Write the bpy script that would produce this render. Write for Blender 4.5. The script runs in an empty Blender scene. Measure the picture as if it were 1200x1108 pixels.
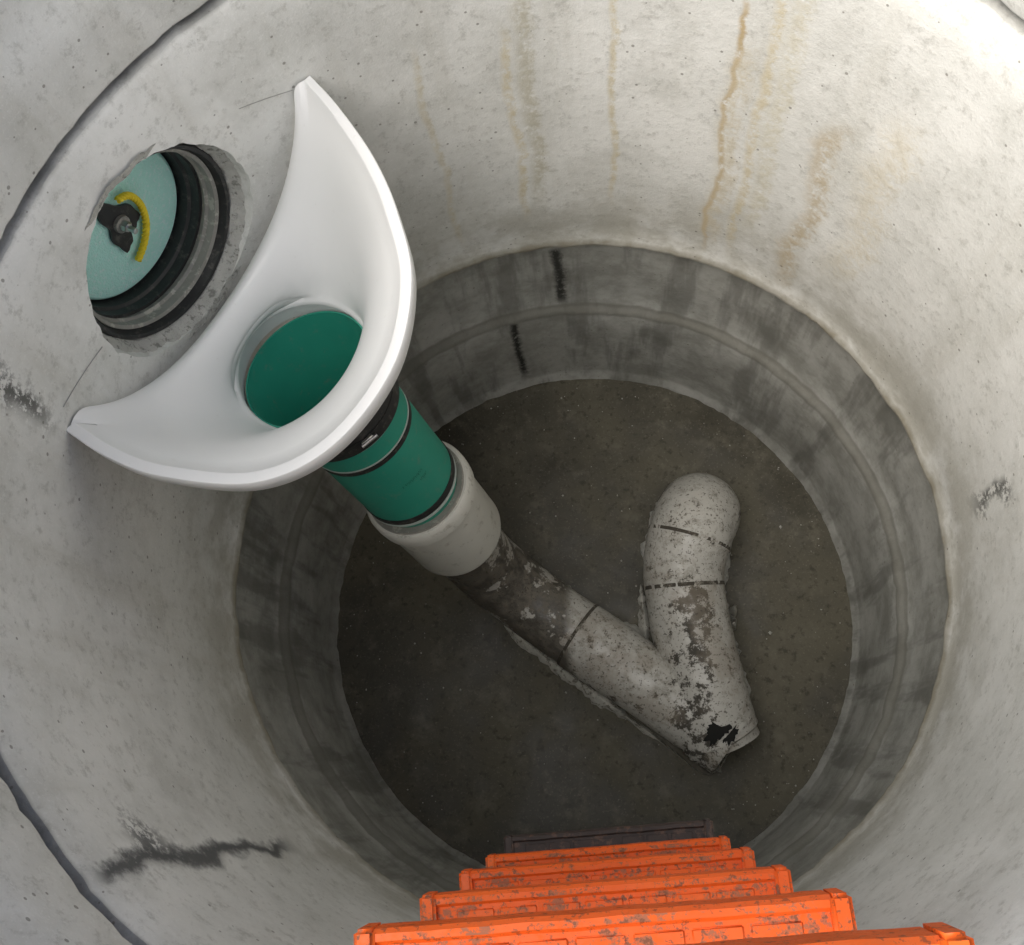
import bpy, bmesh, math, random
from mathutils import Vector, Matrix, noise
random.seed(7)
scene = bpy.context.scene
CX, CY, R = -0.06, 0.462, 0.75
FLOOR = -2.80

# ------------------------------------------------------------ node helper
class Mat:
    def __init__(s, name):
        s.m = bpy.data.materials.new(name); s.m.use_nodes = True
        s.t = s.m.node_tree; s.b = s.t.nodes['Principled BSDF']
        s.tc = s.t.nodes.new('ShaderNodeTexCoord')
        s.obj = s.tc.outputs['Object']
    def n(s, typ): return s.t.nodes.new(typ)
    def put(s, sock, v):
        if isinstance(v, bpy.types.NodeSocket): s.t.links.new(v, sock)
        elif isinstance(v, tuple) and sock.type == 'RGBA' and len(v) == 3: sock.default_value = (*v, 1)
        else: sock.default_value = v
    def math(s, op, a, b=0.0, clamp=False):
        x = s.n('ShaderNodeMath'); x.operation = op; x.use_clamp = clamp
        s.put(x.inputs[0], a); s.put(x.inputs[1], b); return x.outputs[0]
    def mr(s, v, a, b, c=0.0, d=1.0, smooth=True):
        x = s.n('ShaderNodeMapRange'); x.clamp = True
        x.interpolation_type = 'SMOOTHSTEP' if smooth else 'LINEAR'
        s.put(x.inputs[0], v)
        for i, q in enumerate((a, b, c, d)): x.inputs[i+1].default_value = q
        return x.outputs[0]
    def noise(s, scale, detail=3, rough=0.55, vec=None, dist=0.0):
        x = s.n('ShaderNodeTexNoise'); x.inputs['Scale'].default_value = scale
        x.inputs['Detail'].default_value = detail; x.inputs['Roughness'].default_value = rough
        x.inputs['Distortion'].default_value = dist
        s.t.links.new(vec or s.obj, x.inputs['Vector']); return x.outputs['Fac']
    def voro(s, scale, vec=None):
        x = s.n('ShaderNodeTexVoronoi'); x.inputs['Scale'].default_value = scale
        s.t.links.new(vec or s.obj, x.inputs['Vector']); return x
    def mix(s, f, a, b, mode='MIX'):
        x = s.n('ShaderNodeMix'); x.data_type = 'RGBA'; x.blend_type = mode
        s.put(x.inputs[0], f); s.put(x.inputs[6], a); s.put(x.inputs[7], b); return x.outputs[2]
    def mapping(s, scale):
        x = s.n('ShaderNodeMapping'); x.inputs['Scale'].default_value = scale
        s.t.links.new(s.obj, x.inputs['Vector']); return x.outputs[0]
    def sep(s):
        x = s.n('ShaderNodeSeparateXYZ'); s.t.links.new(s.obj, x.inputs[0]); return x.outputs
    def bump(s, h, strength=0.3, dist=0.01, prev=None):
        x = s.n('ShaderNodeBump'); x.inputs['Strength'].default_value = strength
        x.inputs['Distance'].default_value = dist; s.put(x.inputs['Height'], h)
        if prev: s.t.links.new(prev, x.inputs['Normal'])
        s.t.links.new(x.outputs[0], s.b.inputs['Normal']); return x.outputs[0]
    def fin(s, col, rough=0.8, metal=0.0, spec=None):
        s.put(s.b.inputs['Base Color'], col); s.put(s.b.inputs['Roughness'], rough)
        s.b.inputs['Metallic'].default_value = metal
        if spec is not None: s.b.inputs['Specular IOR Level'].default_value = spec
        return s.m

def wall_mat():
    M = Mat('concrete_wall')
    x, y, z = M.sep()
    u = M.math('MULTIPLY', M.math('ARCTAN2', y, x), 0.75)
    h = M.math('MULTIPLY', z, -1.0)
    big = M.noise(2.6, 4, 0.65); fine = M.noise(42, 4, 0.78); vf = M.noise(260, 1, 0.6)
    vert = M.noise(1.0, 4, 0.65, M.mapping((11, 11, 1.6)))
    mid = M.noise(8, 4, 0.68)
    col = M.mix(M.mr(big, 0.3, 0.7), (0.64, 0.64, 0.605), (0.78, 0.778, 0.745))
    col = M.mix(M.mr(mid, 0.42, 0.72, 0, 0.55), col, (0.52, 0.518, 0.48))
    col = M.mix(M.mr(vert, 0.5, 0.75, 0, 0.4), col, (0.49, 0.475, 0.415))
    col = M.mix(M.mr(fine, 0.5, 0.72, 0, 0.5), col, (0.36, 0.355, 0.32))
    col = M.mix(M.mr(fine, 0.42, 0.3, 0, 0.3), col, (0.84, 0.835, 0.81))
    col = M.mix(M.mr(vf, 0.55, 0.75, 0, 0.3), col, (0.82, 0.815, 0.79))
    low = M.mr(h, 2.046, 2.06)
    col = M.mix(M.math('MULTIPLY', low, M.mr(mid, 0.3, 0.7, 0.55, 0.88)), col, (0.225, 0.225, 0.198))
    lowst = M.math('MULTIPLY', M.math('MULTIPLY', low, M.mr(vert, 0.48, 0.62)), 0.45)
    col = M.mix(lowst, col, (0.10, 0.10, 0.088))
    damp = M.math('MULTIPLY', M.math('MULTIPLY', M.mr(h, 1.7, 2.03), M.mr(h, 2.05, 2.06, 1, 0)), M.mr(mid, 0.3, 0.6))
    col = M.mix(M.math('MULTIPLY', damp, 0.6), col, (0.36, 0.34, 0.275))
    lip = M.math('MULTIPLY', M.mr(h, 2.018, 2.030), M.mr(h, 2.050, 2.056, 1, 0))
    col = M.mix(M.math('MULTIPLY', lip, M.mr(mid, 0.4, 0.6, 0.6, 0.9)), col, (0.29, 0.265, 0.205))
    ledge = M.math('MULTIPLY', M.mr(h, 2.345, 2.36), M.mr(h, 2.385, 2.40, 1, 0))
    col = M.mix(M.math('MULTIPLY', ledge, 0.7), col, (0.17, 0.165, 0.14))  # ledge top coloured darker to offset the light it catches
    jt = M.math('MULTIPLY', M.mr(h, 1.066, 1.072), M.mr(h, 1.080, 1.090, 1, 0))
    col = M.mix(M.math('MULTIPLY', jt, M.mr(mid, 0.4, 0.6, 0.5, 0.9)), col, (0.10, 0.097, 0.088))
    wob = M.noise(1.0, 2, 0.6, M.mapping((0.5, 0.5, 9)))
    wob2 = fine
    def streak(col, deg, h0, h1, w, amp, colr, strength, fi=0.1, fo=0.15, gritty=(0.3, 0.6), wb=None):
        u0 = math.radians(deg)*0.75
        d = M.math('SUBTRACT', u, u0)
        d = M.math('ADD', d, M.math('MULTIPLY', M.math('SUBTRACT', wb or wob, 0.5), amp))
        d = M.math('ADD', d, M.math('MULTIPLY', M.math('SUBTRACT', wob2, 0.5), w*1.6))
        m = M.mr(M.math('ABSOLUTE', d), w*0.1, w, 1, 0)
        m = M.math('MULTIPLY', m, M.mr(h, h0, h0+fi)); m = M.math('MULTIPLY', m, M.mr(h, h1-fo, h1, 1, 0))
        m = M.math('MULTIPLY', m, M.mr(wob2, gritty[0], gritty[1]))
        return M.mix(M.math('MULTIPLY', m, strength), col, colr)
    Y = (0.58, 0.50, 0.32)
    col = streak(col, 66.7, 1.2, 2.02, 0.0095, 0.05, (0.47, 0.36, 0.20), 0.95, gritty=(0.3, 0.52))
    col = streak(col, 66, 1.3, 2.0, 0.035, 0.05, (0.59, 0.53, 0.40), 0.65)
    col = streak(col, 62.4, 1.15, 2.0, 0.016, 0.03, Y, 0.7)
    col = streak(col, 60, 1.1, 1.9, 0.03, 0.04, (0.58, 0.54, 0.41), 0.6)
    col = streak(col, 97, 1.3, 1.95, 0.014, 0.04, Y, 0.7)
    col = streak(col, 94.5, 1.2, 1.9, 0.025, 0.04, (0.46, 0.43, 0.33), 0.7)
    col = streak(col, 82.7, 1.2, 1.9, 0.011, 0.03, Y, 0.7)
    col = streak(col, 109, 1.3, 2.0, 0.012, 0.04, Y, 0.45)
    col = streak(col, 52, 1.4, 2.04, 0.035, 0.10, (0.46, 0.37, 0.23), 0.7)
    col = streak(col, 44, 1.3, 1.9, 0.06, 0.12, (0.64, 0.57, 0.42), 0.45)
    col = streak(col, 228-360, 1.08, 1.80, 0.024, 0.16, (0.10, 0.102, 0.102), 0.95, 0.05, 0.12, (0.2, 0.4), big)
    col = streak(col, 226-360, 1.22, 1.36, 0.05, 0.16, (0.1, 0.102, 0.102), 0.85, 0.05, 0.08, (0.42, 0.52), big)
    col = streak(col, 1.0, 1.66, 1.9, 0.03, 0.25, (0.14, 0.14, 0.13), 0.95, 0.05, 0.1, (0.42, 0.52), big)
    col = streak(col, 176.5, 1.1, 1.32, 0.035, 0.2, (0.12, 0.12, 0.11), 0.95, 0.05, 0.1, (0.42, 0.52), big)
    col = streak(col, 93, 2.07, 2.36, 0.022, 0.05, (0.03, 0.03, 0.026), 0.95, 0.02, 0.05, (0.25, 0.45), big)
    col = streak(col, 103.6, 2.38, 2.78, 0.018, 0.05, (0.02, 0.02, 0.018), 0.95, 0.02, 0.1, (0.25, 0.45), big)
    pv = M.voro(50)
    sr = M.n('ShaderNodeSeparateColor'); M.t.links.new(pv.outputs['Color'], sr.inputs[0])
    pore = M.math('MULTIPLY', M.math('LESS_THAN', pv.outputs['Distance'], M.math('MULTIPLY', sr.outputs[1], 0.15)), M.math('GREATER_THAN', sr.outputs[0], 0.4))
    col = M.mix(M.math('MULTIPLY', pore, 0.7), col, (0.2, 0.19, 0.165))
    M.bump(fine, 0.22, 0.008)
    return M.fin(col, 0.85, spec=0.25)

def floor_mat():
    M = Mat('manhole_floor_concrete')
    big = M.noise(2.5, 4, 0.65); mid = M.noise(11, 4, 0.7); fine = M.noise(150, 2, 0.7)
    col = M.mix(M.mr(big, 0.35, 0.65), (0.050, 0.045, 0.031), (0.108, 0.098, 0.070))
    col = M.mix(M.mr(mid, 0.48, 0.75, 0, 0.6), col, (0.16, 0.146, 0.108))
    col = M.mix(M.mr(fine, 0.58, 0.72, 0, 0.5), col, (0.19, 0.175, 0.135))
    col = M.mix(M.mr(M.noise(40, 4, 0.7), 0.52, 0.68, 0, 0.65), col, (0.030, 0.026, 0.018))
    M.bump(mid, 0.3, 0.006)
    return M.fin(col, M.mr(big, 0.4, 0.6, 0.45, 0.75), spec=0.35)

def simple(name, col, rough=0.5, var=0.15, scale=20, metal=0.0, dirt=None, dirt_amt=0.0, dscale=25, bumpS=0.0, dlo=0.52, dhi=0.62, spec=None):
    M = Mat(name)
    n = M.noise(scale, 2, 0.6)
    c2 = tuple(min(1, c*(1-var)) for c in col); c1 = tuple(min(1, c*(1+var)) for c in col)
    c = M.mix(n, c2, c1)
    if dirt:
        d = M.mr(M.noise(dscale, 5, 0.72), dlo, dhi, 0, dirt_amt)
        c = M.mix(d, c, dirt)
    if bumpS: M.bump(M.noise(scale*5, 2, 0.6), bumpS, 0.003)
    return M.fin(c, rough, metal, spec)

def pipe_mat():
    M = Mat('dirty_grey_pvc')
    x, y, z = M.sep()
    n1 = M.noise(7, 4, 0.65); n2 = M.noise(30, 6, 0.8); n3 = M.noise(110, 2, 0.75)
    col = M.mix(n1, (0.35, 0.34, 0.305), (0.60, 0.585, 0.54))
    col = M.mix(M.mr(n2, 0.47, 0.62, 0, 0.65), col, (0.23, 0.215, 0.18))
    zx = M.math('MULTIPLY', M.mr(x, 0.13, 0.19), M.mr(x, 0.235, 0.30, 1, 0))
    zone = M.math('MULTIPLY', zx, M.mr(y, 0.44, 0.56, 1, 0))
    blot = M.mr(M.math('ADD', M.math('ADD', M.math('MULTIPLY', n2, 0.7), M.math('MULTIPLY', n1, 0.3)), M.math('MULTIPLY', zone, 0.095)), 0.568, 0.605)
    col = M.mix(M.math('MULTIPLY', blot, 0.93), col, (0.035, 0.03, 0.022))
    brown = M.math('MULTIPLY', M.math('MULTIPLY', M.mr(n1, 0.44, 0.58), M.mr(z, 0.1, 0.17)), M.mr(y, 0.5, 0.62, 1.0, 0.3))
    col = M.mix(M.math('MULTIPLY', brown, 0.5), col, (0.22, 0.185, 0.14))
    mud = M.math('MULTIPLY', M.mr(x, -0.125, -0.09, 1, 0), M.mr(M.noise(10, 5, 0.7), 0.53, 0.57, 0.93, 0.05))
    mud = M.math('MULTIPLY', mud, M.mr(z, 0.02, 0.05))
    mudc = M.mix(M.mr(n2, 0.4, 0.65), (0.05, 0.043, 0.033), (0.15, 0.133, 0.105))
    col = M.mix(mud, col, mudc)
    col = M.mix(M.mr(n3, 0.60, 0.64, 0, 0.75), col, (0.06, 0.05, 0.036))
    M.bump(n2, 0.3, 0.004)
    return M.fin(col, M.mr(n2, 0.4, 0.6, 0.3, 0.8), spec=0.5)

def orange_mat():
    M = Mat('orange_plastic')
    n = M.noise(35, 5, 0.78); n2 = M.noise(9, 2, 0.6); n3 = M.noise(150, 3, 0.75)
    col = M.mix(n2, (0.76, 0.085, 0.010), (0.88, 0.155, 0.016))
    geo = M.n('ShaderNodeNewGeometry'); s = M.n('ShaderNodeSeparateXYZ'); M.t.links.new(geo.outputs['Normal'], s.inputs[0])
    up = M.mr(s.outputs[2], 0.5, 0.9)
    d = M.math('MULTIPLY', up, M.mr(M.math('ADD', M.math('MULTIPLY', n, 0.65), M.math('MULTIPLY', n3, 0.35)), 0.49, 0.57, 0, 0.8))
    col = M.mix(d, col, (0.27, 0.14, 0.085))
    col = M.mix(M.mr(n3, 0.56, 0.64, 0, 0.6), col, (0.12, 0.05, 0.025))
    return M.fin(col, M.mr(n, 0.4, 0.6, 0.4, 0.75), spec=0.3)

MW = wall_mat(); MF = floor_mat(); MP = pipe_mat(); MO = orange_mat()
M_white = simple('white_fibreglass', (0.83, 0.83, 0.82), 0.38, 0.02, 6, dirt=(0.5, 0.48, 0.42), dirt_amt=0.25, dscale=60, dlo=0.62, dhi=0.75)
M_green = simple('green_pvc', (0.028, 0.29, 0.205), 0.42, 0.12, 10, dirt=(0.16, 0.26, 0.20), dirt_amt=0.5, dscale=45, dlo=0.55, dhi=0.72)
M_band = simple('pale_seal', (0.5, 0.56, 0.52), 0.5, 0.1)
M_black = simple('black_rubber', (0.02, 0.02, 0.02), 0.45, 0.2, 30, dirt=(0.16, 0.15, 0.13), dirt_amt=0.5, dscale=50, dlo=0.52, dhi=0.7)
M_dgrey = simple('worn_grey_rubber', (0.26, 0.252, 0.225), 0.42, 0.25, 30, dirt=(0.5, 0.48, 0.42), dirt_amt=0.7, dscale=40)
M_collar = simple('cream_pvc', (0.66, 0.65, 0.59), 0.4, 0.06, 12, dirt=(0.25, 0.23, 0.18), dirt_amt=0.6, dscale=35, dlo=0.55, dhi=0.7)
M_steel = simple('stainless_steel', (0.6, 0.6, 0.58), 0.3, 0.1, 30, metal=1.0)
M_foam = simple('turquoise_foam', (0.52, 0.91, 0.82), 0.85, 0.06, 60, dirt=(0.72, 0.94, 0.90), dirt_amt=0.7, dscale=140, bumpS=0.8)
M_rope = simple('yellow_rope', (0.90, 0.70, 0.03), 0.7, 0.12, 60)
M_mortar = simple('rough_mortar', (0.44, 0.435, 0.40), 0.95, 0.25, 40, dirt=(0.17, 0.17, 0.15), dirt_amt=0.8, dscale=70, bumpS=1.0)
M_mortlt = simple('pale_mortar', (0.46, 0.45, 0.4), 0.95, 0.25, 40, dirt=(0.12, 0.105, 0.08), dirt_amt=0.85, dscale=60)
M_seam = simple('dirt_seam', (0.06, 0.052, 0.04), 0.95, 0.3, 40, dirt=(0.26, 0.24, 0.2), dirt_amt=0.8, dscale=60)
M_dark = simple('hole_dark', (0.008, 0.008, 0.007), 0.95, 0.1)  # near-black that paints the dark inside of a hole
M_pencil = simple('pencil_line', (0.34, 0.34, 0.32), 0.8, 0.1)
M_ink = simple('print_ink', (0.02, 0.10, 0.075), 0.8, 0.1)
M_shaderung = simple('shaded_step_black', (0.045, 0.030, 0.026), 0.6, 0.3, 30, dirt=(0.16, 0.09, 0.06), dirt_amt=0.7, dscale=50)  # shade on the lowest step, put into a near-black colour
M_gravel = simple('gravel_ground', (0.40, 0.37, 0.32), 0.95, 0.2, 12, dirt=(0.2, 0.18, 0.15), dirt_amt=0.8, dscale=40)

# ------------------------------------------------------------ mesh helpers
def link(o): scene.collection.objects.link(o); return o
def empty(name, loc=(0, 0, 0)):
    o = bpy.data.objects.new(name, None); o.location = loc; o.empty_display_size = 0.1; return link(o)
def mesh(name, verts, faces, mat, parent=None, smooth=35, origin=(0, 0, 0)):
    me = bpy.data.meshes.new(name)
    if parent is not None: origin = parent.location
    og = Vector(origin)
    me.from_pydata([tuple(Vector(v)-og) for v in verts], [], faces); me.materials.append(mat)
    bm = bmesh.new(); bm.from_mesh(me); bmesh.ops.recalc_face_normals(bm, faces=bm.faces); bm.to_mesh(me); bm.free()
    if smooth:
        for p in me.polygons: p.use_smooth = True
        me.set_sharp_from_angle(angle=math.radians(smooth))
    o = bpy.data.objects.new(name, me); link(o)
    if parent is not None: o.parent = parent
    else: o.location = origin
    return o
def grid_faces(nr, nc, close_c=True):
    f = []
    for i in range(nr-1):
        for j in range(nc if close_c else nc-1):
            k = (j+1) % nc
            f.append((i*nc+j, i*nc+k, (i+1)*nc+k, (i+1)*nc+j))
    return f
def catmull(pts, n=8):
    P = [Vector(p) for p in pts]; P = [2*P[0]-P[1]] + P + [2*P[-1]-P[-2]]; out = []
    for i in range(1, len(P)-2):
        for k in range(n):
            t = k/n; a, b, c, d = P[i-1:i+3]
            out.append(0.5*((2*b)+(c-a)*t+(2*a-5*b+4*c-d)*t*t+(3*b-a-3*c+d)*t**3))
    out.append(P[-2]); return out
def tube(name, pts, radii, mat, parent=None, seg=48, cap0=False, cap1=False, jit=0.0, smooth=35):
    P = [Vector(p) for p in pts]; n = len(P)
    if not hasattr(radii, '__len__'): radii = [radii]*n
    tan = []
    for i in range(n):
        a = P[max(0, i-1)]; b = P[min(n-1, i+1)]
        t = b-a
        tan.append(t.normalized() if t.length > 1e-9 else (tan[-1] if tan else Vector((0, 0, 1))))
    up = Vector((0, 0, 1)) if abs(tan[0].z) < 0.9 else Vector((1, 0, 0))
    x = tan[0].cross(up).normalized(); V = []
    for i in range(n):
        x = (x - tan[i]*x.dot(tan[i])).normalized(); y = tan[i].cross(x)
        for j in range(seg):
            a = 2*math.pi*j/seg
            r = radii[i]
            if jit: r += jit*noise.noise(Vector((P[i].x*30+math.cos(a)*2, P[i].y*30+math.sin(a)*2, P[i].z*30)))
            V.append(P[i]+(x*math.cos(a)+y*math.sin(a))*r)
    F = grid_faces(n, seg)
    if cap0: F.append(tuple(range(seg)))
    if cap1: F.append(tuple((n-1)*seg+j for j in range(seg)))
    return mesh(name, V, F, mat, parent, smooth)
def lathe_axis(name, A, B, prof, mat, parent=None, seg=64, closed=False, rough=0.0):
    A = Vector(A); t = (Vector(B)-A).normalized(); up = Vector((0, 0, 1)) if abs(t.z) < 0.9 else Vector((1, 0, 0))
    x = t.cross(up).normalized(); y = t.cross(x); V = []
    for d, r in prof:
        for j in range(seg):
            a = 2*math.pi*j/seg; e = x*math.cos(a)+y*math.sin(a)
            rr = r
            if rough: rr += rough*(noise.noise(e*6+Vector((d*20, 0, 0)))+0.6*noise.noise(e*19+Vector((d*40, 3, 0))))
            V.append(A+t*d+e*rr)
    n = len(prof); F = grid_faces(n, seg)
    if closed:
        for j in range(seg):
            k = (j+1) % seg; F.append(((n-1)*seg+j, (n-1)*seg+k, k, j))
    return mesh(name, V, F, mat, parent, 35)

# ------------------------------------------------------------ manhole wall
SEG = 288
TOP = 0.46
prof = []
def addp(*a): prof.extend(a)
addp((TOP, 0.785), (TOP+0.015, 0.774))
for i in range(1, 5): addp((TOP+i*0.108, 0.770))
addp((0.925, 0.770), (0.945, 0.759))
addp((0.98, 0.757), (1.060, 0.757), (1.070, 0.761), (1.073, 0.784), (1.082, 0.784), (1.085, 0.757), (1.094, 0.751))
for i in range(1, 12): addp((1.096+i*0.0785, 0.750))
addp((2.022, 0.750), (2.030, 0.7455), (2.040, 0.745), (2.046, 0.747), (2.052, 0.760), (2.07, 0.763))
for i in range(1, 4): addp((2.07+i*0.07, 0.761))
addp((2.360, 0.757), (2.37, 0.751), (2.376, 0.746), (2.388, 0.743))
for i in range(1, 5): addp((2.388+i*0.09, 0.741))
addp((2.775, 0.739), (2.79, 0.730), (2.83, 0.727))
inner_n = len(prof)
prof2 = prof + [(2.95, 0.725), (2.95, 0.93), (TOP, 0.93)]
V = []
for i, (h, r) in enumerate(prof2):
    for j in range(SEG):
        a = 2*math.pi*j/SEG; rr = r
        if i < inner_n:
            q = Vector((math.cos(a), math.sin(a), h))
            rr += 0.0022*noise.noise(q*4)
            if 1.05 < h < 1.1 or 2.02 < h < 2.06 or 2.34 < h < 2.39 or h > 2.77:
                rr += 0.0045*noise.noise(q*14)+0.003*noise.noise(q*45)
        V.append((math.cos(a)*rr+CX, math.sin(a)*rr+CY, -h))
F = grid_faces(len(prof2), SEG)
L = len(prof2)-1
for j in range(SEG):
    k = (j+1) % SEG; F.append((L*SEG+j, L*SEG+k, k, j))
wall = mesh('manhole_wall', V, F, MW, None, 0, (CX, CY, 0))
HAZ = math.radians(149.5); HH = -1.372
m = Vector((math.cos(HAZ), math.sin(HAZ), 0)); HC = Vector((CX, CY, HH)) + m*R
cutm = lathe_axis('cut2', HC-m*0.15, HC+m, [(0, 0.186), (0.36, 0.186)], M_dark, None, 72, False, 0.006)
me = cutm.data; bm = bmesh.new(); bm.from_mesh(me); bmesh.ops.holes_fill(bm, edges=[e for e in bm.edges if e.is_boundary]); bmesh.ops.recalc_face_normals(bm, faces=bm.faces); bm.to_mesh(me); bm.free()
md = wall.modifiers.new('b', 'BOOLEAN'); md.object = cutm; md.operation = 'DIFFERENCE'; md.solver = 'EXACT'
dg = bpy.context.evaluated_depsgraph_get(); new = bpy.data.meshes.new_from_object(wall.evaluated_get(dg))
wall.modifiers.clear(); wall.data = new; new.materials.clear(); new.materials.append(MW)
for p in new.polygons: p.use_smooth = True; p.material_index = 0
new.set_sharp_from_angle(angle=math.radians(40))
bpy.data.objects.remove(cutm)

# ------------------------------------------------------------ floor
V = [(0, 0, 0)]; F = []; nr, ns = 30, 120
for i in range(1, nr+1):
    for j in range(ns):
        a = 2*math.pi*j/ns; r = 0.76*i/nr; x = math.cos(a)*r; y = math.sin(a)*r
        V.append((x, y, 0.006*noise.noise(Vector((x*4, y*4, 0)))+0.003*noise.noise(Vector((x*15, y*15, 2)))))
for j in range(ns): F.append((0, 1+j, 1+(j+1) % ns))
for i in range(nr-1):
    for j in range(ns):
        k = (j+1) % ns; F.append((1+i*ns+j, 1+i*ns+k, 1+(i+1)*ns+k, 1+(i+1)*ns+j))
mesh('manhole_floor', [Vector(v)+Vector((CX, CY, FLOOR)) for v in V], F, MF, None, 60, (CX, CY, FLOOR))
V = []; F = []
for i in range(240):
    a = random.uniform(0, 2*math.pi); r = 0.71*math.sqrt(random.random())
    if random.random() < 0.35: r = random.uniform(0.64, 0.72)
    s = random.uniform(0.001, 0.003)*(1.8 if random.random() < 0.08 else 1)
    c = Vector((CX+math.cos(a)*r, CY+math.sin(a)*r, FLOOR+0.003+s*0.4)); b = len(V)
    for d in ((1, 0, 0), (-1, 0, 0), (0, 1, 0), (0, -1, 0), (0, 0, 1), (0, 0, -1)):
        V.append(c+Vector(d)*s*random.uniform(0.6, 1.4))
    for f in ((0, 2, 4), (2, 1, 4), (1, 3, 4), (3, 0, 4), (2, 0, 5), (1, 2, 5), (3, 1, 5), (0, 3, 5)): F.append(tuple(b+q for q in f))
mesh('floor_debris', V, F, M_mortlt, None, 0)

# ------------------------------------------------------------ ground
V = []; F = []; ns = 96
rads = [0.932, 1.1, 1.5, 2.5, 5, 12, 40, 150, 600]
for r in rads:
    for j in range(ns):
        a = 2*math.pi*j/ns; V.append((CX+math.cos(a)*r, CY+math.sin(a)*r, -TOP-0.08+(0.03*noise.noise(Vector((math.cos(a)*r*1.5, math.sin(a)*r*1.5, 0))) if r > 1 else 0)))
mesh('ground', V, grid_faces(len(rads), ns), M_gravel, None, 60)

# ------------------------------------------------------------ inlet funnel
t = Vector((0.515, 0.857, 0)).normalized()
nn = Vector((-math.cos(math.radians(149)), -math.sin(math.radians(149)), 0))
MM = Vector((CX, CY, 0)) - nn*0.677
def loc(s, q, h): return MM + t*s + nn*q + Vector((0, 0, -h))
HS, HQ, HHOLE, HR = -0.016, 0.124, 1.608, 0.127
front = [(-.345, 0.006), (-.347, .09), (-.33, .185), (-.268, .318), (-.165, .390), (-.02, .404), (.11, .355), (.20, .270), (.262, .185), (.312, .085), (.340, 0.010)]
fc = catmull([(a, b, 0) for a, b in front], 12)
RIMH = lambda s: 1.302-0.06*s
def wallpt(az, h):
    r = R-0.004; v = Vector((CX+math.cos(az)*r, CY+math.sin(az)*r, 0)); d = v-MM; return (d.dot(t), d.dot(nn), h)
back = [(122.6, 1.282), (124.6, 1.290), (126.4, 1.36), (131.5, 1.478), (140, 1.563), (149, 1.588), (157, 1.572), (163.3, 1.525), (169.5, 1.43), (172.4, 1.352), (174.2, 1.328), (176.0, 1.322)]
bc = catmull([(a, b, 0) for a, b in back], 8)
outer = []; wts = []
for i, p in enumerate(fc): outer.append((p.x, p.y, RIMH(p.x))); wts.append(1.0)
for p in bc[1:-1]: outer.append(wallpt(math.radians(p.x), p.y)); wts.append(0.0)
N = len(outer)
sw = wts[:]
for it in range(120): sw = [(sw[i-1]+2*sw[i]+sw[(i+1) % N])/4 for i in range(N)]
def inner_dir(i):
    s, q, h = outer[i]; d = Vector((s-HS, q-HQ)); return d, d.length
RB = HR+0.007
def bowl(u, off, i):
    s, q, h = outer[i]; d, Ln = inner_dir(i); w = wts[i]
    r0 = Ln-0.020*w; r = r0+(RB-r0)*u
    pw = 1.3+0.9*sw[i]
    h0 = h+(0.004 if w else 0)
    hh = h0+(HHOLE-0.006-h0)*(1-(1-u)**pw)
    e = d/Ln
    return (HS+e.x*r, HQ+e.y*r, hh)
NU = 26
G = [[Vector(bowl(k/NU, 0, i)) for i in range(N)] for k in range(NU+1)]
for it in range(700):
    H = [row[:] for row in G]
    for k in range(1, NU):
        w = min(1.0, k/2.0)*min(1.0, (NU-k)/7.0)
        cw = 0.46 if k < NU-6 else 0.35
        for i in range(N):
            tgt = (G[k][i-1]+G[k][(i+1) % N])*cw+(G[k-1][i]+G[k+1][i])*(0.5-cw)
            H[k][i] = G[k][i].lerp(tgt, w)
    G = H
GI = G
rows = []
def ring(fn): rows.append([fn(i) for i in range(N)])
def throat(i, r, h): d, Ln = inner_dir(i); e = d/Ln; return (HS+e.x*r, HQ+e.y*r, h)
ring(lambda i: throat(i, HR+0.012, HHOLE+0.05))
ring(lambda i: throat(i, HR+0.012, HHOLE+0.018))
for k in range(NU, 0, -1):
    ring(lambda i, k=k: (GI[k][i][0], GI[k][i][1], GI[k][i][2]+0.012))
def lipp(i, inn, dh):
    s, q, h = outer[i]; d, Ln = inner_dir(i); e = d/Ln; w = wts[i]; r = Ln-inn*w
    return (HS+e.x*r, HQ+e.y*r, h+dh*w+(0.006*(1-w) if dh > 0.02 else 0))
ring(lambda i: lipp(i, 0.010, 0.036))
ring(lambda i: lipp(i, 0.002, 0.036))
ring(lambda i: lipp(i, 0.0, 0.034))
ring(lambda i: lipp(i, 0.0, 0.002))
ring(lambda i: lipp(i, 0.0015, 0.0))
ring(lambda i: lipp(i, 0.017, 0.0))
ring(lambda i: lipp(i, 0.0195, 0.0025))
for k in range(0, NU+1): ring(lambda i, k=k: tuple(GI[k][i]))
ring(lambda i: throat(i, HR+0.003, HHOLE-0.002))
ring(lambda i: throat(i, HR+0.001, HHOLE+0.002))
ring(lambda i: throat(i, HR, HHOLE+0.007))
ring(lambda i: throat(i, HR+0.004, HHOLE+0.009))
ring(lambda i: throat(i, HR+0.004, HHOLE+0.05))
V = [loc(*p) for rr in rows for p in rr]
F = grid_faces(len(rows), N)
L = len(rows)-1
for j in range(N): k = (j+1) % N; F.append((L*N+j, L*N+k, k, j))
funnel = mesh('inlet_funnel', V, F, M_white, None, 50)

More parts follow.
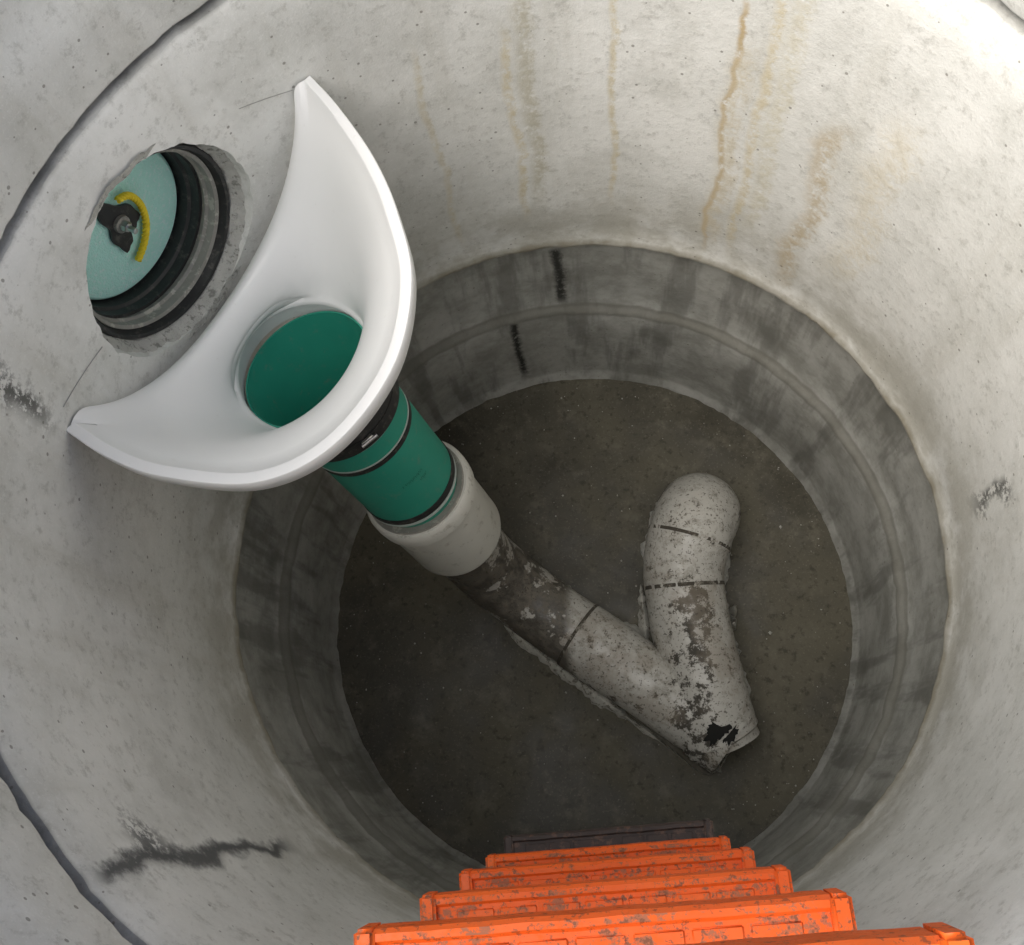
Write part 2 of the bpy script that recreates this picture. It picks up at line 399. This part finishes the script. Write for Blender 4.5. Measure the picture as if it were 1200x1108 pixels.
# ------------------------------------------------------------ drop pipe
P0 = loc(HS, HQ, HHOLE+0.014)
PC = Vector((-0.372, 0.600, -2.36))
ax = (PC-P0); LEN = ax.length; SH = LEN-0.800   # band positions measured from the collar end
dp = empty('drop_pipe', P0)
S = lambda d: d-0.040
lathe_axis('green_pipe', P0, PC, [(0.0, 0.1245), (0.0, 0.1275), (0.05, 0.1255), (S(0.13), 0.112), (S(0.19), 0.1105), (S(0.192), 0.1125), (S(0.245), 0.1125), (S(0.248), 0.107), (S(0.257), 0.107), (S(0.26), 0.1115),
    (S(0.505), 0.1105), (S(0.51), 0.104), (S(0.56), 0.101), (S(0.70), 0.101), (S(0.70), 0.0925), (0.30, 0.1), (0.1, 0.110), (0.05, 0.120)], M_green, dp, 72, True)
lathe_axis('black_coupling', P0, PC, [(0.028, 0.128), (0.028, 0.132), (0.05, 0.132), (S(0.11), 0.126), (S(0.12), 0.122), (S(0.13), 0.121), (S(0.14), 0.123), (S(0.182), 0.123), (S(0.188), 0.11)], M_black, dp, 72)
lathe_axis('clamp_band', P0, PC, [(S(0.150), 0.1225), (S(0.150), 0.1245), (S(0.164), 0.1245), (S(0.164), 0.1225)], M_black, dp, 72)
lathe_axis('seal_band', P0, PC, [(S(0.246), 0.106), (S(0.246), 0.1135), (S(0.249), 0.1135), (S(0.249), 0.106)], M_band, dp, 72)
lathe_axis('groove', P0, PC, [(S(0.189), 0.110), (S(0.1895), 0.1145), (S(0.193), 0.1145), (S(0.1935), 0.110)], M_band, dp, 72)
lathe_axis('seal_ring', P0, PC, [(S(0.251), 0.106), (S(0.252), 0.1132), (S(0.264), 0.1132), (S(0.265), 0.106)], M_black, dp, 72)
lathe_axis('lower_seal_ring', P0, PC, [(S(0.484), 0.105), (S(0.485), 0.1128), (S(0.503), 0.1128), (S(0.506), 0.105)], M_black, dp, 72)
lathe_axis('lower_seal_band', P0, PC, [(S(0.509), 0.104), (S(0.509), 0.112), (S(0.515), 0.112), (S(0.518), 0.104)], M_band, dp, 72)
CL = S(0.560)
lathe_axis('white_collar', P0, PC, [(CL-0.012, 0.1015), (CL-0.015, 0.124), (CL-0.008, 0.1285), (CL+0.012, 0.1295), (CL+0.03, 0.1285), (CL+0.036, 0.122), (CL+0.05, 0.119), (LEN-0.012, 0.1185), (LEN-0.002, 0.1155), (LEN, 0.11), (LEN, 0.094)], M_collar, dp, 72)
lathe_axis('collar_seal', P0, PC, [(CL-0.02, 0.1), (CL-0.022, 0.117), (CL-0.012, 0.118)], M_dgrey, dp, 72)
def box_tri(c, X, Y, Z, sx, sy, sz):
    return [c+X*a*sx+Y*b*sy+Z*d*sz for a in (-1, 1) for b in (-1, 1) for d in (-1, 1)], [(0, 1, 3, 2), (4, 6, 7, 5), (0, 4, 5, 1), (2, 3, 7, 6), (0, 2, 6, 4), (1, 5, 7, 3)]
def bevel_box(name, c, X, Y, Z, sx, sy, sz, mat, parent, bev=0.002):
    v, f = box_tri(c, X, Y, Z, sx, sy, sz); o = mesh(name, v, f, mat, parent, 35)
    bm = bmesh.new(); bm.from_mesh(o.data); bmesh.ops.bevel(bm, geom=bm.edges[:], offset=bev, segments=2, affect='EDGES'); bm.to_mesh(o.data); bm.free()
    return o
axn = ax.normalized()
view = Vector((0, 0, 0))-(P0+axn*0.2); side = (view-axn*view.dot(axn)).normalized(); tang = axn.cross(side)
e = (side*math.cos(0.05)+tang*math.sin(0.05)); c = P0+axn*S(0.157)+e*0.128; tg = axn.cross(e)
bevel_box('clamp_screw', c, tg, axn, e, 0.013, 0.006, 0.004, M_steel, dp)
tube('clamp_bolt', [c-tg*0.020+e*0.004, c+tg*0.016+e*0.004], 0.004, M_steel, dp, 12, True, True)
V = []; F = []
for row in range(2):
    for k in range(16 if row == 0 else 9):
        if random.random() < 0.15: continue
        a = -0.35+k*0.034; d = S(0.36)+row*0.02+0.001*random.random()
        for part in range(2):
            aa = a+part*0.012; dd = d+random.uniform(0, 0.004); hh = random.uniform(0.003, 0.009)
            b = len(V)
            for (da, dx) in ((0, 0), (0.006, 0), (0.006, hh), (0, hh)):
                e = side*math.cos(aa+da)+tang*math.sin(aa+da); V.append(P0+axn*(dd+dx)+e*0.1122)
            F.append((b, b+1, b+2, b+3))
mesh('printed_marking', V, F, M_ink, dp, 0)

# ------------------------------------------------------------ floor pipes
fp = empty('drain_pipe', (0.0, 0.0, FLOOR))
ZP = FLOOR+0.096
path = catmull([(-0.380, 0.604, -2.31), (-0.360, 0.590, -2.44), (-0.323, 0.562, -2.58), (-0.25, 0.51, -2.67), (-0.15, 0.437, ZP), (0.0, 0.331, ZP), (0.12, 0.245, ZP), (0.308, 0.111, ZP)], 8)
tube('branch_run', path, 0.095, MP, fp, 64, jit=0.0015)
dirv = Vector((0.308-0.12, 0.111-0.245, 0)).normalized(); E = Vector((0.308, 0.111, ZP))
lathe_axis('end_rim', E-dirv*0.045, E, [(0.0, 0.0945), (0.0, 0.101), (0.04, 0.102), (0.046, 0.100), (0.046, 0.089), (0.0, 0.088)], MP, fp, 64, True, 0.001)
lathe_axis('end_cap', E-dirv*0.02, E, [(0.0, 0.09), (0.005, 0.06), (0.006, 0.0005)], M_mortar, fp, 48)
Jc = Vector((-0.085, 0.391, ZP))
lathe_axis('joint_ring', Jc-dirv*0.006, Jc+dirv, [(0.0, 0.094), (0.0, 0.0972), (0.010, 0.0972), (0.010, 0.094)], M_seam, fp, 96, True, 0.0018)
lathe_axis('socket', Jc, Jc+dirv, [(0.003, 0.094), (0.003, 0.0985), (0.10, 0.0985), (0.13, 0.0970), (0.16, 0.094)], MP, fp, 64, False, 0.0008)
p2 = catmull([(0.290, 0.10, -2.715), (0.265, 0.165, -2.70), (0.237, 0.30, -2.69), (0.212, 0.44, -2.675), (0.205, 0.56, -2.658), (0.228, 0.655, -2.640), (0.254, 0.715, -2.675), (0.262, 0.735, -2.75), (0.262, 0.735, -2.83)], 10)
tube('bend_run', p2, [0.098 if i < 4 else 0.107+0.007*min(1, max(0, (i-36)/14)) for i in range(len(p2))], MP, fp, 64, jit=0.002)
def ring_at(name, idx, w, r, mat, rg=0.0016):
    a = p2[idx]; tt = (p2[idx+1]-p2[idx-1]).normalized()
    lathe_axis(name, a-tt*w/2, a+tt, [(0.0, r-0.01), (0.0, r), (w, r), (w, r-0.01)], mat, fp, 96, True, rg)
ring_at('bend_joint', 36, 0.010, 0.1078, M_seam, 0.0026); ring_at('bend_joint_b', 48, 0.009, 0.1132, M_seam, 0.0026)
def blob(name, c, nrm, rx, ry, X, mat, parent, seed=0, curve_r=0.0):
    Y = nrm.cross(X).normalized(); V = []; K = 48; NR = 6
    for rI in range(NR+1):
        for j in range(K):
            a = 2*math.pi*j/K; s = 1+0.5*noise.noise(Vector((math.cos(a)*1.7+seed, math.sin(a)*1.7, seed*3)))+0.45*noise.noise(Vector((math.cos(a)*5+seed, math.sin(a)*5, 1)))
            f = max(0.01, rI/NR)*s; px = math.cos(a)*rx*f; py = math.sin(a)*ry*f
            ang = py/curve_r
            V.append(c+X*px+Y*math.sin(ang)*curve_r+nrm*(math.cos(ang)-1)*curve_r)
    return mesh(name, V, grid_faces(NR+1, K), mat, parent, 60)
nz = Vector((0, 0, 1))
blob('broken_opening', E-dirv*0.050+Vector((0, 0, 0.1085)), nz, 0.026, 0.050, dirv, M_dark, fp, 2.3, 0.1085)  # black patches on the surface paint the dark of a broken hole
blob('hole_dark_patch_b', E-dirv*0.022+Vector((0, 0, 0.1045)), nz, 0.020, 0.030, dirv, M_dark, fp, 5.1, 0.1045)
def fillet(name, pts, w, hgt, mat, parent, seed=0):
    P = catmull(pts, 14); V = []; n = len(P)
    for i, p in enumerate(P):
        tt = (P[min(n-1, i+1)]-P[max(0, i-1)]).normalized(); sd = Vector((tt.y, -tt.x, 0))
        k = 1+0.9*noise.noise(p*22+Vector((seed, 0, 0)))+0.6*noise.noise(p*70)
        ends = min(1, min(i, n-1-i)/4)
        w1 = w*max(0.15, k)*ends; h1 = hgt*max(0.2, k)*ends
        for (a, b) in ((-1, -0.004), (-0.5, 0.75), (0, 1), (0.5, 0.75), (1, -0.004)):
            V.append(Vector((p.x, p.y, FLOOR))+sd*a*w1+Vector((0, 0, b*h1 if b > 0 else b)))
    return mesh(name, V, grid_faces(n, 5, False), mat, parent, 60)
pr = Vector((dirv.y, -dirv.x, 0))
a0 = Vector((-0.25, 0.51, 0))
fillet('mortar_bed', [a0+pr*0.09, Vector((-.1, .402, 0))+pr*0.098, Vector((0.05, .295, 0))+pr*0.101, Vector((.2, .188, 0))+pr*0.103, E+pr*0.104, E+dirv*0.014, E-pr*0.1], 0.017, 0.026, M_mortlt, fp, 1)
fillet('mortar_bed_upper', [a0-pr*0.09, Vector((-.1, .402, 0))-pr*0.095, Vector((0.03, .309, 0))-pr*0.10, Vector((0.09, .31, 0)), Vector((0.10, .40, 0)), Vector((0.092, .55, 0))], 0.016, 0.028, M_mortlt, fp, 4)
fillet('mortar_bed_bend', [(0.37, .17, 0), (0.35, .30, 0), (0.325, .44, 0), (0.315, .55, 0), (0.345, .65, 0), (0.345, .76, 0), (0.25, .83, 0), (.15, .76, 0), (.1, .6, 0)], 0.017, 0.022, M_mortar, fp, 8)
fillet('mortar_lump', [(0.335, .41, 0), (0.345, .45, 0), (0.34, .475, 0)], 0.02, 0.12, M_mortlt, fp, 12)

# ------------------------------------------------------------ inlet plug
pl = empty('pipe_plug', HC)
I0 = HC; I1 = HC+m
lathe_axis('mortar_surround', I0, I1, [(-0.006, 0.200), (-0.003, 0.186), (0.016, 0.174), (0.030, 0.170), (0.06, 0.180), (0.2, 0.19)], M_mortar, pl, 160, False, 0.007)
lathe_axis('rubber_sleeve', I0, I1, [(0.034, 0.176), (0.024, 0.174), (0.018, 0.169), (0.020, 0.163), (0.034, 0.160), (0.038, 0.159)], M_black, pl, 96)
lathe_axis('pipe_rim', I0, I1, [(0.038, 0.160), (0.033, 0.158), (0.036, 0.152), (0.052, 0.153), (0.057, 0.149), (0.064, 0.153), (0.070, 0.155)], M_dgrey, pl, 96)
lathe_axis('pipe_bore', I0, I1, [(0.068, 0.155), (0.070, 0.149), (0.088, 0.149), (0.092, 0.144), (0.16, 0.143)], M_black, pl, 96)
lathe_axis('foam_disc', I0, I1, [(0.16, 0.143), (0.112, 0.139), (0.108, 0.134), (0.107, 0.06), (0.107, 0.0005)], M_foam, pl, 96)
zz = Vector((0, 0, 1)); sd = zz.cross(m).normalized()*-1
FC = HC+m*0.106+zz*0.008
def starplate(name, c, pts, th, mat):
    K = len(pts); V = [c+sd*a+zz*b-m*0.001 for a, b in pts]+[c+sd*a+zz*b-m*th for a, b in pts]
    F = [tuple(range(K, 2*K)), tuple(range(K))]+[(j, (j+1) % K, K+(j+1) % K, K+j) for j in range(K)]
    return mesh(name, V, F, mat, pl, 30)
pts = []
for j in range(48):
    a = 2*math.pi*j/48; r = 0.040+0.011*math.cos(3*a+0.6)+0.010*noise.noise(Vector((math.cos(a)*2.5, math.sin(a)*2.5, 4))); pts.append((math.cos(a)*r*0.75, math.sin(a)*r*1.25))
starplate('clamp_plate', FC, pts, 0.006, M_black)
lathe_axis('washer', FC-m*0.012, FC, [(0, 0.0005), (0, 0.015), (0.006, 0.016)], M_dgrey, pl, 24)
lathe_axis('bolt_nut', FC-m*0.024, FC, [(0, 0.0005), (0, 0.008), (0.002, 0.0095), (0.014, 0.0095)], M_steel, pl, 6)
lathe_axis('bolt', FC-m*0.040, FC, [(0, 0.0005), (0, 0.004), (0.001, 0.005), (0.02, 0.005)], M_steel, pl, 16)
rp = catmull([FC+sd*a+zz*b-m*c for a, b, c in ((0.020, 0.046, .012), (0.038, 0.036, .014), (0.046, 0.008, .012), (0.043, -0.022, .010), (0.030, -0.050, .009), (0.006, -0.072, .009), (-0.022, -0.084, .010))], 26)
for s in range(3):
    q = []
    for i, p in enumerate(rp):
        tt = (rp[min(i+1, len(rp)-1)]-rp[max(i-1, 0)]).normalized(); e1 = tt.cross(m).normalized(); a = i*0.30+s*2.094
        q.append(p+(e1*math.cos(a)-m*math.sin(a))*0.0034)
    tube('rope_strand_%d' % s, q, 0.0032, M_rope, pl, 10, True, True)
for nm, pa, pb in (('setting_out_line', (174.0, 1.300), (164.8, 1.345)), ('setting_out_line_b', (131.8, 1.258), (124.8, 1.292))):
    q = []
    for k in range(13):
        a = math.radians(pa[0]+(pb[0]-pa[0])*k/12); h = pa[1]+(pb[1]-pa[1])*k/12
        q.append((CX+math.cos(a)*(R-0.0002), CY+math.sin(a)*(R-0.0002), -h))
    tube(nm, q, 0.0007, M_pencil, pl, 8)

# ------------------------------------------------------------ ladder
ld = empty('manhole_ladder', (-0.014, -0.078, -1.1))
ang = math.radians(4.6); LX = Vector((math.cos(ang), math.sin(ang), 0)); LY = Vector((-math.sin(ang), math.cos(ang), 0)); LZ = Vector((0, 0, 1))
for i, (h, yo) in enumerate(((0.50, 0.003), (0.74, -0.004), (0.985, -0.006), (1.23, -0.004), (1.48, -0.003), (1.72, 0.012))):
    c = Vector((-0.014, -0.080+yo, -h)); mat = MO if i < 5 else M_shaderung
    W = 0.158
    prof = [(0.000, -0.030), (0.000, -0.002), (-0.003, 0.002), (-0.008, 0.002), (-0.011, -0.003), (-0.036, -0.003), (-0.039, 0.002), (-0.044, 0.002), (-0.047, -0.002), (-0.047, -0.030), (-0.040, -0.034), (-0.007, -0.034)]
    xs = [-W+2*W*k/24 for k in range(25)]; V = []
    for xk in xs:
        wear = 0.0012*noise.noise(Vector((xk*30, i*5, 0)))
        for (py, pz) in prof: V.append(c+LX*xk+LY*(py+wear)+LZ*(pz+wear))
    K = len(prof); F = grid_faces(len(xs), K); F += [tuple(range(K)), tuple((len(xs)-1)*K+j for j in range(K))]
    mesh('step_tread_%d' % i, V, F, mat, ld, 30)
    for k in range(-3, 4):
        bevel_box('grip_%d_%d' % (i, k+3), c+LX*k*0.04+LY*-0.0235+LZ*-0.0038, LX, LY, LZ, 0.0175, 0.0085, 0.0022, mat, ld, 0.001)
    for sgn in (-1, 1):
        bevel_box('end_lug_%d_%d' % (i, sgn+1), c+LX*sgn*(W+0.006)+LY*-0.024+LZ*-0.014, LX, LY, LZ, 0.0075, 0.025, 0.0195, mat, ld, 0.003)
        pa = catmull([c+LX*sgn*(W+0.004)+LY*-0.03+LZ*-0.016, c+LX*sgn*(W+0.004)+LY*-0.08+LZ*-0.018, c+LX*sgn*(W+0.002)+LY*-0.15+LZ*-0.018, c+LX*sgn*(W+0.002)+LY*-0.235+LZ*-0.018], 5)
        tube('side_arm_%d_%d' % (i, sgn+1), pa, 0.0125, mat, ld, 16, True, True)

# ------------------------------------------------------------ camera
Z = Vector((-120, 366, 1150)).normalized(); X = (Vector((1, 0, 0))-Z*Z.x).normalized(); Y = Z.cross(X)
cam = bpy.data.cameras.new('camera'); co = link(bpy.data.objects.new('camera', cam))
co.matrix_world = Matrix((X, Y, Z)).to_4x4()
cam.sensor_fit = 'HORIZONTAL'; cam.sensor_width = 36; cam.lens = 36*1150/1200; cam.clip_start = 0.02; cam.clip_end = 2000
scene.camera = co

# ------------------------------------------------------------ light
AZ = math.radians(218); EL = math.radians(54)
sd_ = Vector((math.cos(AZ)*math.cos(EL), math.sin(AZ)*math.cos(EL), math.sin(EL)))
sl = bpy.data.lights.new('sun', 'SUN'); sl.energy = 5.0; sl.angle = math.radians(76); sl.color = (1.0, 0.98, 0.92)
so = link(bpy.data.objects.new('sun', sl)); so.rotation_euler = sd_.to_track_quat('Z', 'Y').to_euler(); so.location = sd_*10
w = bpy.data.worlds.new('World'); scene.world = w; w.use_nodes = True
bg = w.node_tree.nodes['Background']; sk = w.node_tree.nodes.new('ShaderNodeTexSky'); sk.sky_type = 'NISHITA'
sk.sun_disc = False; sk.sun_elevation = EL; sk.sun_rotation = math.radians(90)-AZ
sk.dust_density = 4.0; sk.ozone_density = 0.3; sk.air_density = 0.8
w.node_tree.links.new(sk.outputs[0], bg.inputs[0]); bg.inputs[1].default_value = 0.15
scene.view_settings.view_transform = 'Standard'; scene.view_settings.look = 'None'; scene.view_settings.exposure = 0
